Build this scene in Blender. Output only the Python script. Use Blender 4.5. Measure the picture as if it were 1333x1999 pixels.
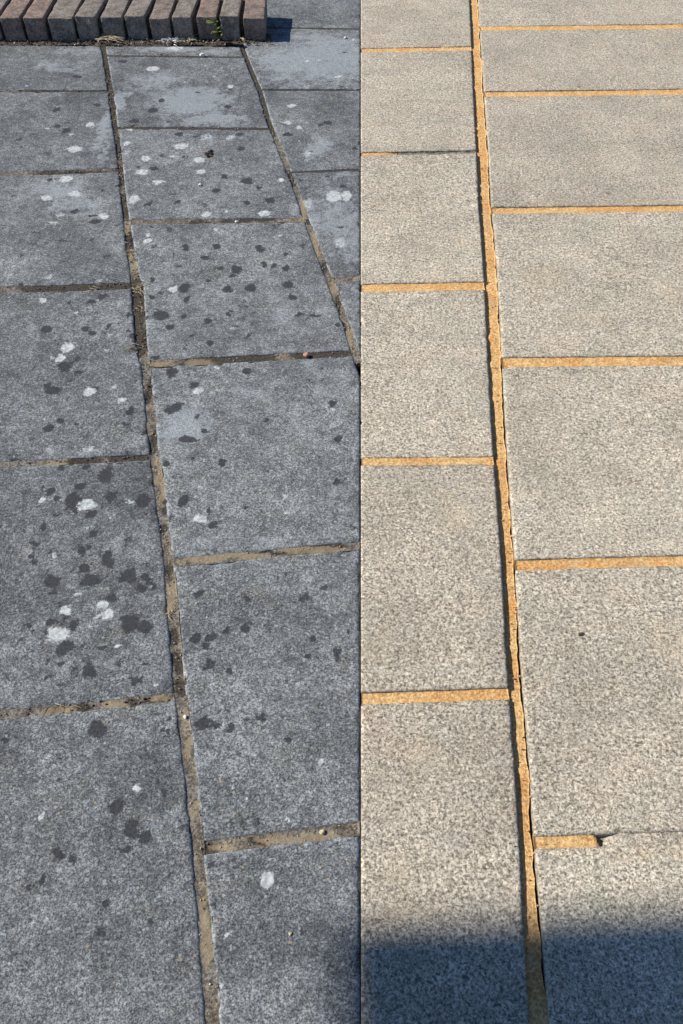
import bpy, math, random
import numpy as np
from mathutils import Vector

for o in list(bpy.data.objects):
    bpy.data.objects.remove(o, do_unlink=True)
SC = bpy.context.scene
C = SC.collection
rnd = random.Random(7)

# ------------------------------------------------------------------ camera
H, F, CX, CY, HORIZON = 1.20, 1600.0, 666.5, 999.5, -977.0
PITCH = math.atan((CY - HORIZON) / F)
cam = bpy.data.cameras.new('camera')
cam.sensor_fit = 'VERTICAL'; cam.sensor_height = 36.0
cam.lens = 36.0 * F / 1999.0
cam.clip_start = 0.02; cam.clip_end = 2000
co = bpy.data.objects.new('camera', cam); C.objects.link(co)
co.location = (0, 0, H)
co.rotation_euler = (math.pi / 2 - PITCH, 0, 0)
SC.camera = co

# ------------------------------------------------------------------ world, sun, exposure
SUN_EL, SUN_TH = 40.0, 7.0      # elevation; light travels towards +x, turned SUN_TH degrees towards -y
w = bpy.data.worlds.new('World'); SC.world = w; w.use_nodes = True
nt = w.node_tree; nt.nodes.clear()
sky = nt.nodes.new('ShaderNodeTexSky'); sky.sky_type = 'NISHITA'; sky.sun_disc = False
sky.sun_elevation = math.radians(SUN_EL); sky.sun_rotation = math.radians(270 + SUN_TH)
sky.ozone_density = 5.0; sky.dust_density = 0.2; sky.altitude = 2000
bg = nt.nodes.new('ShaderNodeBackground'); bg.inputs['Strength'].default_value = 0.088
wo = nt.nodes.new('ShaderNodeOutputWorld')
nt.links.new(sky.outputs[0], bg.inputs[0]); nt.links.new(bg.outputs[0], wo.inputs[0])
sl = bpy.data.lights.new('sun', 'SUN'); sl.energy = 4.8; sl.angle = math.radians(0.9)
sl.color = (1.0, 0.92, 0.80)
so = bpy.data.objects.new('sun', sl); C.objects.link(so)
el, th = math.radians(SUN_EL), math.radians(SUN_TH)
TRAVEL = Vector((math.cos(th) * math.cos(el), -math.sin(th) * math.cos(el), -math.sin(el)))
so.rotation_euler = TRAVEL.to_track_quat('-Z', 'Y').to_euler()
so.location = (-6, 1, 6)
SC.view_settings.view_transform = 'Standard'; SC.view_settings.look = 'None'
SC.view_settings.exposure = 0.3; SC.view_settings.gamma = 1.0
SC.view_settings.use_curve_mapping = False
SC.render.engine = 'CYCLES'

# ------------------------------------------------------------------ helpers
SP, CP = math.sin(PITCH), math.cos(PITCH)
def G(x, y):
    """surveyed point of the photograph -> point on the level paving"""
    a, b = (x - CX) / F, (CY - y) / F
    dy = CP + b * SP; dz = -SP + b * CP
    t = H / -dz
    return (a * t, dy * t)
def pxm(y):
    """pixels per metre across, and along the ground, at picture row y"""
    b = (CY - y) / F
    dz = SP - b * CP
    depth = H / dz
    g0 = G(CX, y - 1)[1]; g1 = G(CX, y + 1)[1]
    return F / depth, 2.0 / (g0 - g1)

def hash2(ix, iy, seed):
    n = (ix.astype(np.int64) * 374761393 + iy.astype(np.int64) * 668265263 + seed * 1442695041) & 0x7fffffff
    n = ((n ^ (n >> 13)) * 1274126177) & 0x7fffffff
    return ((n ^ (n >> 16)) & 0xffff) / 65535.0
def vnoise(x, y, seed=0):
    x = np.asarray(x, float); y = np.asarray(y, float)
    ix = np.floor(x); iy = np.floor(y); fx = x - ix; fy = y - iy
    fx = fx * fx * (3 - 2 * fx); fy = fy * fy * (3 - 2 * fy)
    a = hash2(ix, iy, seed); b = hash2(ix + 1, iy, seed)
    c = hash2(ix, iy + 1, seed); d = hash2(ix + 1, iy + 1, seed)
    return (a * (1 - fx) + b * fx) * (1 - fy) + (c * (1 - fx) + d * fx) * fy
def fbm(x, y, seed=0, n=3):
    v = 0; a = 0.5; s = 0
    for k in range(n):
        v = v + a * vnoise(np.asarray(x) * 2 ** k, np.asarray(y) * 2 ** k, seed + k * 17); s += a; a *= .5
    return v / s

def link(name, me, mat, parent=None, loc=(0, 0, 0)):
    o = bpy.data.objects.new(name, me); C.objects.link(o); o.location = loc
    if mat and not me.materials: me.materials.append(mat)
    if parent: o.parent = parent
    return o
def empty(name, loc=(0, 0, 0), **k):
    o = bpy.data.objects.new(name, None); C.objects.link(o); o.location = loc
    for a, b in k.items(): o[a] = b
    return o
def tag(o, label, cat, group=None):
    o['label'] = label; o['category'] = cat
    if group: o['group'] = group
    return o
def grid_mesh(name, V, nu, nv, extra_faces=None, attrs=None, smooth=True):
    i = np.arange(nu * nv).reshape(nu, nv)
    f = np.stack([i[:-1, :-1], i[1:, :-1], i[1:, 1:], i[:-1, 1:]], -1).reshape(-1, 4)
    if extra_faces is not None: f = np.concatenate([f, extra_faces])
    me = bpy.data.meshes.new(name)
    me.vertices.add(len(V)); me.vertices.foreach_set('co', V.astype(np.float32).ravel())
    me.loops.add(f.size); me.loops.foreach_set('vertex_index', f.astype(np.int32).ravel())
    me.polygons.add(len(f)); me.polygons.foreach_set('loop_start', np.arange(0, f.size, 4, dtype=np.int32))
    me.polygons.foreach_set('use_smooth', np.full(len(f), smooth))
    me.update(calc_edges=True)
    if attrs is not None:
        ca = me.color_attributes.new('marks', 'FLOAT_COLOR', 'POINT')
        ca.data.foreach_set('color', attrs.astype(np.float32).ravel())
    me.validate()
    return me

# ------------------------------------------------------------------ materials
class NB:
    def __init__(s, name):
        s.m = bpy.data.materials.new(name); s.m.use_nodes = True
        s.t = s.m.node_tree; s.t.nodes.clear()
        s.out = s.t.nodes.new('ShaderNodeOutputMaterial')
        s.b = s.t.nodes.new('ShaderNodeBsdfPrincipled')
        s.t.links.new(s.b.outputs[0], s.out.inputs[0])
        s.b.inputs['Roughness'].default_value = .9
        s.b.inputs['Specular IOR Level'].default_value = .25
        tc = s.t.nodes.new('ShaderNodeTexCoord'); oi = s.t.nodes.new('ShaderNodeObjectInfo')
        ad = s.t.nodes.new('ShaderNodeVectorMath'); ad.operation = 'MULTIPLY_ADD'
        cb = s.t.nodes.new('ShaderNodeCombineXYZ')
        s.l(oi.outputs['Random'], cb.inputs[0]); s.l(oi.outputs['Random'], cb.inputs[1])
        s.l(cb.outputs[0], ad.inputs[0]); ad.inputs[1].default_value = (37, 91, 0)
        s.l(tc.outputs['Object'], ad.inputs[2]); s.co = ad.outputs[0]; s.rand = oi.outputs['Random']
    def l(s, a, b): s.t.links.new(a, b)
    def put(s, v, sock):
        if hasattr(v, 'is_output'): s.l(v, sock)
        elif isinstance(v, (tuple, list)): sock.default_value = (*v, 1) if len(v) == 3 and sock.type == 'RGBA' else v
        else: sock.default_value = v
    def noise(s, scale, detail=2, rough=.5, lo=.0, hi=1., stretch=None):
        n = s.t.nodes.new('ShaderNodeTexNoise'); n.inputs['Scale'].default_value = scale
        n.inputs['Detail'].default_value = detail; n.inputs['Roughness'].default_value = rough
        c = s.co
        if stretch:
            mp = s.t.nodes.new('ShaderNodeVectorMath'); mp.operation = 'MULTIPLY'
            s.l(c, mp.inputs[0]); mp.inputs[1].default_value = stretch; c = mp.outputs[0]
        s.l(c, n.inputs['Vector'])
        return s.ramp(n.outputs['Fac'], lo, hi) if (lo, hi) != (0., 1.) else n.outputs['Fac']
    def voro(s, scale, feature='F1', out='Distance', rnd_=1.0):
        n = s.t.nodes.new('ShaderNodeTexVoronoi'); n.feature = feature
        n.inputs['Scale'].default_value = scale; s.l(s.co, n.inputs['Vector'])
        n.inputs['Randomness'].default_value = rnd_
        return n.outputs[out]
    def ramp(s, v, lo, hi, a=0., b=1.):
        n = s.t.nodes.new('ShaderNodeMapRange'); n.interpolation_type = 'SMOOTHSTEP'
        s.put(v, n.inputs[0]); n.inputs[1].default_value = lo; n.inputs[2].default_value = hi
        n.inputs[3].default_value = a; n.inputs[4].default_value = b
        return n.outputs[0]
    def mix(s, f, a, b, mode='MIX'):
        n = s.t.nodes.new('ShaderNodeMix'); n.data_type = 'RGBA'; n.blend_type = mode
        s.put(f, n.inputs[0]); s.put(a, n.inputs[6]); s.put(b, n.inputs[7])
        return n.outputs[2]
    def math(s, op, a, b=0., c=0.):
        n = s.t.nodes.new('ShaderNodeMath'); n.operation = op
        s.put(a, n.inputs[0]); s.put(b, n.inputs[1]); s.put(c, n.inputs[2])
        return n.outputs[0]
    def marks(s):
        n = s.t.nodes.new('ShaderNodeVertexColor'); n.layer_name = 'marks'
        sp = s.t.nodes.new('ShaderNodeSeparateColor'); s.l(n.outputs[0], sp.inputs[0]); s.alpha = n.outputs[1]
        return sp.outputs
    def bump(s, h, dist, strength=1.):
        n = s.t.nodes.new('ShaderNodeBump'); n.inputs['Distance'].default_value = dist
        n.inputs['Strength'].default_value = strength
        s.put(h, n.inputs['Height']); s.l(n.outputs[0], s.b.inputs['Normal'])
    def col(s, c): s.put(c, s.b.inputs['Base Color']); return s.m

def dirty_slab_mat():
    n = NB('weathered_concrete')
    low = n.noise(5, 5, .7, .36, .64)
    mid = n.noise(28, 4, .65, .3, .7)
    c = n.mix(low, (.114, .126, .136), (.228, .246, .260))
    c = n.mix(n.math('MULTIPLY', mid, .6), c, (.140, .152, .158))
    c = n.mix(n.ramp(n.noise(14, 3, .6), .54, .72, 0, .45), c, (.150, .148, .132))
    # aggregate: grains of pale and dark stone
    ga = n.noise(210, 4, .8); gb = n.noise(430, 3, .8)
    g1 = n.ramp(n.math('ADD', n.math('MULTIPLY', ga, .38), n.math('MULTIPLY', gb, .62)), .42, .58)
    c = n.mix(1., c, n.mix(g1, (.42, .42, .44), (1.75, 1.76, 1.74)), 'MULTIPLY')
    g2 = n.noise(120, 3, .7, .36, .64)
    c = n.mix(1., c, n.mix(g2, (.84, .84, .84), (1.17, 1.17, 1.17)), 'MULTIPLY')
    vc = n.voro(330, out='Color'); vs_ = n.t.nodes.new('ShaderNodeSeparateColor'); n.l(vc, vs_.inputs[0])
    c = n.mix(1., c, n.mix(vs_.outputs[0], (.66, .66, .67), (1.36, 1.36, 1.35)), 'MULTIPLY')
    g3 = n.noise(42, 4, .7, .36, .66)
    c = n.mix(1., c, n.mix(g3, (.80, .80, .82), (1.20, 1.20, 1.19)), 'MULTIPLY')
    g4 = n.ramp(n.noise(24, 5, .85), .53, .63, 0, .62)
    c = n.mix(g4, c, n.mix(g1, (.045, .050, .058), (.13, .14, .155)))
    sp = n.voro(190, out='Color')
    ss = n.t.nodes.new('ShaderNodeSeparateColor'); n.l(sp, ss.inputs[0])
    d = n.voro(190)
    pale = n.math('MULTIPLY', n.ramp(ss.outputs[0], .90, .97), n.ramp(d, .5, .3))
    c = n.mix(n.math('MULTIPLY', pale, .75), c, (.40, .42, .44))
    tan = n.math('MULTIPLY', n.ramp(ss.outputs[1], .985, .99), n.ramp(d, .45, .3))
    c = n.mix(n.math('MULTIPLY', tan, .8), c, (.42, .33, .22))
    m = n.marks()
    tn = n.mix(n.alpha, (.60, .60, .62), (1.0, 1.0, .995))
    c = n.mix(1., c, tn, 'MULTIPLY')
    # pale bloom (blue channel)
    brk = n.noise(75, 4, .75)
    brk2 = n.noise(20, 4, .7)
    bl = n.ramp(n.math('ADD', n.math('ADD', m[2], n.math('MULTIPLY', n.math('SUBTRACT', brk, .5), 1.6)), n.math('MULTIPLY', n.math('SUBTRACT', brk2, .5), 2.2)), .25, 1.05)
    c = n.mix(n.math('MULTIPLY', bl, .70), c, n.mix(g1, (.19, .22, .245), (.42, .46, .50)))
    # black lichen (red)
    bk = n.noise(130, 5, .85)
    dk = n.ramp(n.math('ADD', m[0], n.math('MULTIPLY', n.math('SUBTRACT', bk, .5), 1.9)), .34, .66)
    c = n.mix(n.math('MULTIPLY', dk, .94), c, n.mix(g1, (.026, .029, .036), (.052, .056, .066)))
    # white lichen (green)
    wk = n.ramp(n.math('ADD', m[1], n.math('MULTIPLY', n.math('SUBTRACT', bk, .5), 2.0)), .40, .62)
    c = n.mix(n.math('MULTIPLY', wk, .9), c, n.mix(g2, (.34, .37, .38), (.62, .67, .70)))
    h = n.math('ADD', n.math('MULTIPLY', n.noise(260, 3, .7), 1.), n.math('MULTIPLY', n.noise(60, 3, .6), .9))
    h = n.math('ADD', h, n.math('MULTIPLY', wk, .5))
    n.bump(h, .0011, .55)
    return n.col(c)

def clean_slab_mat():
    n = NB('cleaned_concrete')
    low = n.noise(4, 5, .7, .36, .64); mid = n.noise(22, 4, .6, .3, .7)
    c = n.mix(low, (.360, .328, .272), (.530, .478, .396))
    c = n.mix(n.math('MULTIPLY', mid, .6), c, (.430, .415, .370))
    c = n.mix(n.ramp(n.noise(7, 4, .6), .50, .70, 0, .6), c, (.50, .425, .355))
    c = n.mix(n.ramp(n.noise(6, 4, .6), .30, .50, .55, 0), c, (.390, .385, .325))
    ga = n.noise(200, 4, .8); gb = n.noise(400, 3, .8)
    g1 = n.ramp(n.math('ADD', n.math('MULTIPLY', ga, .6), n.math('MULTIPLY', gb, .4)), .40, .56)
    c = n.mix(1., c, n.mix(g1, (.40, .39, .38), (1.36, 1.36, 1.35)), 'MULTIPLY')
    g2 = n.noise(140, 2, .7, .36, .62)
    c = n.mix(1., c, n.mix(g2, (.80, .80, .79), (1.14, 1.14, 1.13)), 'MULTIPLY')
    sp = n.voro(170, out='Color')
    ss = n.t.nodes.new('ShaderNodeSeparateColor'); n.l(sp, ss.inputs[0])
    d = n.voro(170)
    vc = n.voro(310, out='Color'); vs_ = n.t.nodes.new('ShaderNodeSeparateColor'); n.l(vc, vs_.inputs[0])
    c = n.mix(1., c, n.mix(vs_.outputs[0], (.74, .74, .73), (1.24, 1.24, 1.24)), 'MULTIPLY')
    pit = n.math('MULTIPLY', n.ramp(vs_.outputs[1], .93, .96), .7)
    c = n.mix(pit, c, (.09, .082, .075))
    dark = n.math('MULTIPLY', n.ramp(ss.outputs[0], .86, .93), n.ramp(d, .5, .28))
    c = n.mix(n.math('MULTIPLY', dark, .68), c, (.09, .085, .08))
    pale = n.math('MULTIPLY', n.ramp(ss.outputs[1], .86, .95), n.ramp(d, .5, .3))
    c = n.mix(n.math('MULTIPLY', pale, .6), c, (.72, .68, .60))
    m = n.marks()
    brk = n.noise(90, 4, .75)
    dk = n.ramp(n.math('ADD', m[0], n.math('MULTIPLY', n.math('SUBTRACT', brk, .5), 2.4)), .35, 1.1)
    c = n.mix(n.math('MULTIPLY', dk, .55), c, (.15, .135, .11))
    ye = n.ramp(n.math('ADD', m[1], n.math('MULTIPLY', n.math('SUBTRACT', brk, .5), 2.4)), .35, 1.3)
    c = n.mix(n.math('MULTIPLY', ye, .28), c, (.60, .46, .27))
    c = n.mix(1., c, n.mix(n.rand, (.90, .89, .88), (1.09, 1.08, 1.06)), 'MULTIPLY')
    st = n.noise(9, 5, .75, .45, .70, (1., 4.5, 1.))
    c = n.mix(n.math('MULTIPLY', st, .28), c, (.25, .235, .20))
    n.bump(n.math('ADD', n.noise(240, 3, .75), n.math('MULTIPLY', n.noise(90, 2, .6), .6)), .0013, .6)
    return n.col(c)

def old_mortar_mat():
    n = NB('old_mortar')
    c = n.mix(n.noise(30, 4, .65, .35, .65), (.150, .132, .108), (.25, .222, .180))
    c = n.mix(n.ramp(n.noise(9, 2, .6), .42, .62), c, (.185, .178, .165))
    c = n.mix(1., c, n.mix(n.noise(220, 5, .85, .40, .60), (.40, .38, .36), (1.55, 1.52, 1.48)), 'MULTIPLY')
    c = n.mix(n.ramp(n.noise(38, 5, .8), .50, .60, 0, .62), c, (.062, .056, .048))
    m = n.marks()
    dk = n.ramp(n.math('ADD', m[0], n.math('MULTIPLY', n.math('SUBTRACT', n.noise(90, 4, .7), .5), 1.3)), .30, .65)
    c = n.mix(n.math('MULTIPLY', dk, .92), c, n.mix(n.noise(260, 3, .7, .4, .6), (.022, .018, .014), (.085, .072, .058)))
    ye = n.ramp(n.math('ADD', m[1], n.math('MULTIPLY', n.math('SUBTRACT', n.noise(120, 3, .7), .5), 1.2)), .35, .75)
    c = n.mix(n.math('MULTIPLY', ye, .55), c, (.36, .29, .185))
    n.bump(n.noise(220, 4, .75), .003, .8)
    return n.col(c)

def new_mortar_mat():
    n = NB('fresh_sand_mortar')
    c = n.mix(n.noise(16, 3, .6, .35, .65), (.76, .44, .18), (.84, .57, .27))
    c = n.mix(1., c, n.mix(n.noise(210, 5, .85, .40, .60), (.58, .52, .44), (1.22, 1.22, 1.22)), 'MULTIPLY')
    c = n.mix(n.ramp(n.noise(60, 5, .8), .54, .68, 0, .6), c, (.42, .25, .13))
    c = n.mix(n.ramp(n.noise(14, 3, .7), .55, .70, 0, .4), c, (.52, .42, .28))
    m = n.marks()
    dk = n.ramp(n.math('ADD', m[0], n.math('MULTIPLY', n.math('SUBTRACT', n.noise(120, 3, .7), .5), 1.)), .35, .75)
    c = n.mix(n.math('MULTIPLY', dk, .75), c, (.20, .13, .07))
    n.bump(n.noise(170, 5, .8), .004, .9)
    return n.col(c)

def simple_mat(name, a, b, scale=40, bump=.001, fine=250):
    n = NB(name)
    c = n.mix(n.noise(scale, 4, .65, .33, .67), a, b)
    c = n.mix(1., c, n.mix(n.noise(fine, 3, .7, .36, .64), (.65, .65, .65), (1.3, 1.3, 1.3)), 'MULTIPLY')
    n.bump(n.noise(fine * .6, 3, .7), bump, .7)
    return n.col(c)

def brick_mat():
    n = NB('weathered_brick')
    a = n.mix(n.ramp(n.rand, .2, .8), (.29, .21, .18), (.27, .24, .215))
    c = n.mix(n.noise(35, 4, .7, .38, .66), a, (.14, .12, .105))
    c = n.mix(n.ramp(n.noise(22, 4, .7), .56, .70, 0, .7), c, (.36, .345, .32))
    c = n.mix(1., c, n.mix(n.noise(240, 3, .8, .36, .64), (.55, .55, .55), (1.35, 1.33, 1.3)), 'MULTIPLY')
    n.bump(n.noise(120, 4, .75), .003, .8)
    return n.col(c)

M_DIRTY, M_CLEAN = dirty_slab_mat(), clean_slab_mat()
M_OLD, M_NEW = old_mortar_mat(), new_mortar_mat()
M_BRICK = brick_mat()
M_GREYJ = simple_mat('grey_slurry', (.33, .31, .27), (.42, .40, .35), 40)
M_VOIDJ = simple_mat('bare_joint', (.13, .115, .10), (.26, .235, .20), 60, .003)
M_SOIL = simple_mat('dark_soil', (.040, .032, .025), (.125, .105, .085), 60, .004)
M_GROUND = simple_mat('bedding_soil', (.05, .04, .03), (.09, .07, .05), 6, .004, 60)
M_STRAW = simple_mat('dry_straw', (.42, .33, .20), (.62, .54, .38), 60, .0005)
M_GREEN = simple_mat('weed_leaf', (.09, .13, .04), (.20, .22, .07), 60, .0005)
M_PEB = simple_mat('white_pebble', (.62, .62, .60), (.78, .78, .76), 60, .0005)
M_CHIP = simple_mat('brick_chip', (.36, .19, .13), (.46, .28, .20), 80, .001)
M_DEAD = simple_mat('dead_leaf', (.035, .026, .022), (.11, .08, .06), 80, .001)
M_RENDER = simple_mat('wall_render', (.30, .27, .24), (.36, .33, .29), 3, .002, 90)
M_CANVAS = simple_mat('shade_sheet_canvas', (.05, .06, .09), (.06, .075, .11), 30, .0005)
M_METAL = simple_mat('painted_metal', (.5, .5, .5), (.55, .55, .55), 30, .0003)
M_GRASS = simple_mat('lawn', (.03, .055, .015), (.06, .085, .03), 12, .01, 60)

# ------------------------------------------------------------------ wear seen on the old paving  (x, y, rx, ry, strength)
DARK = '''90 644 10 6|134 590 5 4|167 644 8 5|178 650 8 5|212 638 7 6|252 614 6 6|127 717 12 9|153 728 8 5|105 762 14 9|94 752 8 6|119 821 9 6|96 836 11 7|148 827 5 4|255 802 7 6|265 745 5 4|313 616 15 9|296 548 6 5|296 580 6 4|361 563 11 9|365 585 7 7|359 618 5 4|331 638 9 5|338 726 12 10|379 752 10 8|339 797 15 9|365 858 20 7|322 903 6 9|373 895 6 5|207 926 14 16|167 911 6 5|156 948 14 8|362 483 8 5|147 413 8 4|97 352 5 4|201 371 4 3|303 697 8 4|373 655 5 4|422 482 9 6|510 488 8 5|558 494 6 5|399 504 8 4|428 522 7 4|461 526 11 7|516 517 6 5|558 523 6 5|454 538 6 3|406 548 7 4|444 565 9 7|490 561 11 9|561 555 8 8|569 580 8 6|447 614 6 5|406 627 7 6|586 613 8 4|616 616 12 3|409 671 6 5|482 725 9 6|651 787 7 6|521 819 5 4|662 857 8 7|434 904 6 7|402 842 7 5|659 940 6 8|527 391 9 5|482 354 11 6|482 397 6 3|659 634 5 4|144 977 14 14|178 1005 13 7|279 976 14 12|114 973 6 6|179 1041 9 7|158 1075 9 9|209 1089 10 15|217 1103 8 8|105 1134 16 13|161 1110 11 9|178 1132 17 10|246 1121 16 13|258 1132 10 9|274 1149 10 7|288 1134 6 6|220 1168 9 9|99 1216 11 9|127 1266 16 15|255 1218 17 17|283 1225 12 12|243 1207 9 8|176 1311 14 14|262 1331 8 8|190 1424 15 19|85 1030 8 8|88 1238 6 6|358 976 10 11|387 1160 9 7|381 1242 10 9|412 1242 12 9|444 1233 7 7|476 1225 10 8|400 1258 11 8|408 1297 10 12|611 1245 10 8|659 1280 10 11|681 1238 5 6|398 1412 14 14|561 1441 9 7|603 1283 6 5|656 943 7 6|448 1312 5 5|231 1574 15 17|256 1621 17 19|280 1636 13 12|241 1661 10 9|113 1672 12 11|80 1715 6 12|137 1683 6 6|208 1762 8 10|322 1549 7 8|409 1693 8 9|213 1634 6 6|113 1526 8 8|314 1523 6 7|300 215 10 4|262 236 9 4|446 208 7 3|560 262 8 4|640 240 9 4|350 262 8 4|470 290 9 4|300 330 8 4|420 372 8 4|560 335 6 4|470 262 7 3|110 215 9 4|150 150 9 3|240 120 8 3|130 255 9 4|190 205 7 3|345 395 7 4|440 345 7 4|505 365 6 4|290 400 6 4'''
DARK_FAINT = '''238 1290 12 10|196 1822 20 18|590 1827 10 8|490 650 6 5|120 1180 10 9|250 1050 9 8|330 1010 9 8|150 700 9 7|200 560 8 6|120 470 10 5|180 470 8 5|210 500 8 5|230 440 7 4|95 300 12 5|400 400 9 5|330 450 8 5|540 440 8 4|590 480 7 5|480 600 7 5|350 520 9 6|300 480 7 5|150 1600 12 12|330 1700 10 10|500 1600 10 9|580 1700 9 8|620 1380 8 8|480 1400 8 8|560 1120 8 7|620 890 7 6|540 760 7 5|600 740 7 5'''
WHITE = '''177 243 8 5|145 291 13 6|285 309 9 5|248 280 8 4|277 335 12 6|307 355 11 3|352 285 14 5|387 312 12 5|392 335 10 4|337 305 7 3|129 350 12 6|562 239 6 4|547 351 6 3|91 386 11 5|147 379 14 5|201 422 10 6|262 390 9 8|286 470 9 4|289 458 4 3|339 565 9 6|148 612 4 3|86 587 6 5|131 678 14 9|117 700 9 8|175 765 12 8|237 782 6 5|386 763 11 7|549 351 5 3|516 417 11 5|403 418 9 5|442 414 4 2|420 449 6 3|546 459 3 2|650 383 14 10|676 382 10 9|654 799 5 5|423 718 5 3|169 986 18 10|389 1013 12 7|127 1193 11 9|201 1180 11 9|210 1199 13 11|114 1238 22 14|229 1264 6 4|302 1335 4 2|82 976 5 6|265 1540 7 7|201 1449 3 3|625 1487 5 6|525 1718 13 15|82 1592 6 8|300 1738 4 4|298 134 12 4|342 94 16 4|570 206 8 3|660 150 6 2|600 120 5 2|690 77 3 2|450 170 6 3|254 252 6 3|140 262 4 2|560 1600 5 4|500 1690 3 3|630 1660 3 3|480 1560 3 3|300 880 4 3|430 960 4 3|380 970 3 3|160 1470 3 3|340 1490 3 4'''
WHITE_FAINT = '''103 435 15 5|307 357 9 5|173 878 17 8|206 684 8 5|94 538 14 6|224 756 9 7|195 548 10 4|602 396 8 13|665 473 12 12|254 980 12 10|173 1030 11 5|153 1162 11 7|94 1481 12 12|668 996 9 7|557 968 8 6|454 1535 7 7|493 1391 6 9|441 1822 11 12|406 268 18 8|451 268 13 8|248 296 8 5|600 170 10 4|120 420 12 5|100 700 6 6|560 1000 7 6|220 1010 8 6|340 1380 8 8|100 880 10 6|600 300 12 9|455 640 7 5|350 720 6 5|430 1140 6 6'''
BLOOM = '''203 250 9 50|208 288 8 30|233 198 14 22|622 287 22 18|421 232 60 6|674 341 28 5|377 193 75 34|300 160 60 20|640 115 85 42|560 140 40 30|330 96 60 6|430 99 40 6|650 420 60 50|690 480 40 40|602 396 12 20|320 740 60 60|640 740 70 60|360 830 60 50|560 620 90 60|430 600 70 40|500 780 110 60|240 880 50 14|100 545 40 10|660 1000 60 60|480 1060 120 26|110 370 60 24|150 400 60 24|220 610 20 30|120 130 60 12|160 100 60 8|300 600 20 60|377 205 60 26|370 190 85 30|430 235 60 10|400 243 90 4|560 1075 120 6|450 1110 110 5|560 1665 150 5|540 1610 160 6|600 80 60 20|650 130 70 30|600 300 14 16'''
OLDDARK = '''202 95 14 20|206 130 14 30|212 165 14 30|217 200 14 30|222 240 14 30|229 290 14 30|236 340 14 30|243 400 14 30|478 110 18 30|495 150 18 30|512 200 18 34|530 245 14 20|340 109 200 6|380 250 200 4|600 175 140 4|150 177 110 4|640 332 90 4|500 54 220 5|248 475 20 32|265 560 24 18|270 600 24 45|272 665 20 30|252 560 20 10|180 560 90 12|100 562 60 10|170 337 60 6|100 337 30 5|200 102 12 22|215 170 14 40|226 240 12 30|232 290 12 26|238 345 12 14|505 175 18 18|490 135 16 36|525 225 18 24|530 245 14 14|572 350 12 12|575 340 14 14|634 520 10 10|350 248 130 5|490 251 40 5|340 108 160 5|390 434 20 6|460 431 30 5|600 432 14 5|500 427 40 4|370 706 16 9|450 700 34 10|480 697 60 10|600 692 30 8|645 690 40 12|420 703 40 9|150 901 16 8|175 899 26 9|235 895 24 9|275 892 14 9|250 895 30 7|113 1385 12 7|165 1380 16 9|260 1370 12 6|290 1367 14 6|110 1386 8 8|320 1366 8 6|325 985 9 14|317 1030 9 8|345 1285 14 14|350 1300 10 14|352 1340 12 16|505 1641 16 10|410 1660 14 12|130 175 60 4|560 175 80 3|650 175 70 3|590 333 30 4|660 331 50 4|340 1240 9 16|300 860 9 26|293 760 9 26|330 1110 8 12|660 597 6 20|668 640 6 16|645 1068 40 5|560 1077 60 4'''
OLDYEL = '''254 497 8 14|248 445 6 14|260 520 8 10|318 960 8 25|312 925 7 18|306 900 7 10|335 1150 9 22|333 1180 9 16|358 1390 7 16|366 1460 10 22|398 1790 12 20|402 1830 12 30|395 1760 9 16|408 1870 10 30|380 1580 8 20|110 1387 34 8|225 1374 26 8|310 1364 20 6|560 1637 70 9|440 1656 30 8|460 1085 70 7|400 1090 40 7|610 1072 70 7|105 904 24 7|390 705 30 6|310 710 20 5|620 1632 40 9|615 480 8 40|650 570 8 24|680 660 8 20|590 410 8 30'''
CLEANDARK = '''800 558 16 4|900 546 8 5|912 548 6 4|1180 630 28 5|1240 668 50 8|1138 1237 9 6|1112 1115 7 4|980 1372 5 5|1107 1535 6 4|1240 1620 110 7|1310 1610 40 8|1195 1600 20 8|1165 972 9 6|835 545 6 4|810 303 20 6|880 305 14 5|870 290 40 4|1130 168 8 4|1010 172 7 3|1112 352 6 4|940 250 8 8|740 480 12 10|905 1075 30 60|1250 450 40 10|1000 250 10 8|808 330 5 4|1210 1080 14 8|1290 420 30 9|965 470 8 50|940 1060 10 50|1030 1200 8 40|990 910 8 6|760 720 30 30|860 760 20 40|1100 620 60 30|1040 880 40 60|760 910 90 8|1150 725 110 8|1100 1120 60 6|1050 1640 30 5'''
CLEANYEL = '''1290 70 50 18|1325 110 30 16|1320 200 30 14|1150 620 60 14|780 1700 40 40|800 1780 90 20|1250 1670 90 18|1310 1665 40 14|1250 395 90 9|1100 395 60 6|900 470 14 16|860 540 60 8|1300 570 30 30|1060 540 60 30|1300 1250 40 50|880 1000 40 60|740 1260 30 50|830 1470 60 40'''
def spots(s, k=1.):
    out = []
    for q in s.split('|'):
        x, y, a, b = map(float, q.split())
        X, Y = G(x, y); px, py = pxm(y)
        out.append((X, Y, a / px, b / py, k))
    return out
SP_D = spots(DARK) + spots(DARK_FAINT, .58)
SP_W = spots(WHITE) + spots(WHITE_FAINT, .56)
rs = random.Random(41)
def scatter(n, kmin, kmax, smin, smax, box, gx=1.0):
    out = []; cl = [(rs.uniform(box[0], box[1]), rs.uniform(box[2], box[3])) for _ in range(max(3, n // 9))]
    for _ in range(n):
        if rs.random() < .6:
            c = rs.choice(cl); x, y = rs.gauss(c[0], 30), rs.gauss(c[1], 26)
        else: x, y = rs.uniform(box[0], box[1]), rs.uniform(box[2], box[3])
        X, Y = G(x, y); r = smin + (smax - smin) * rs.random() ** 3
        out.append((X, Y, r * rs.uniform(.7, 1.5), r * rs.uniform(.7, 1.3), rs.uniform(kmin, kmax)))
    return out
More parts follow.
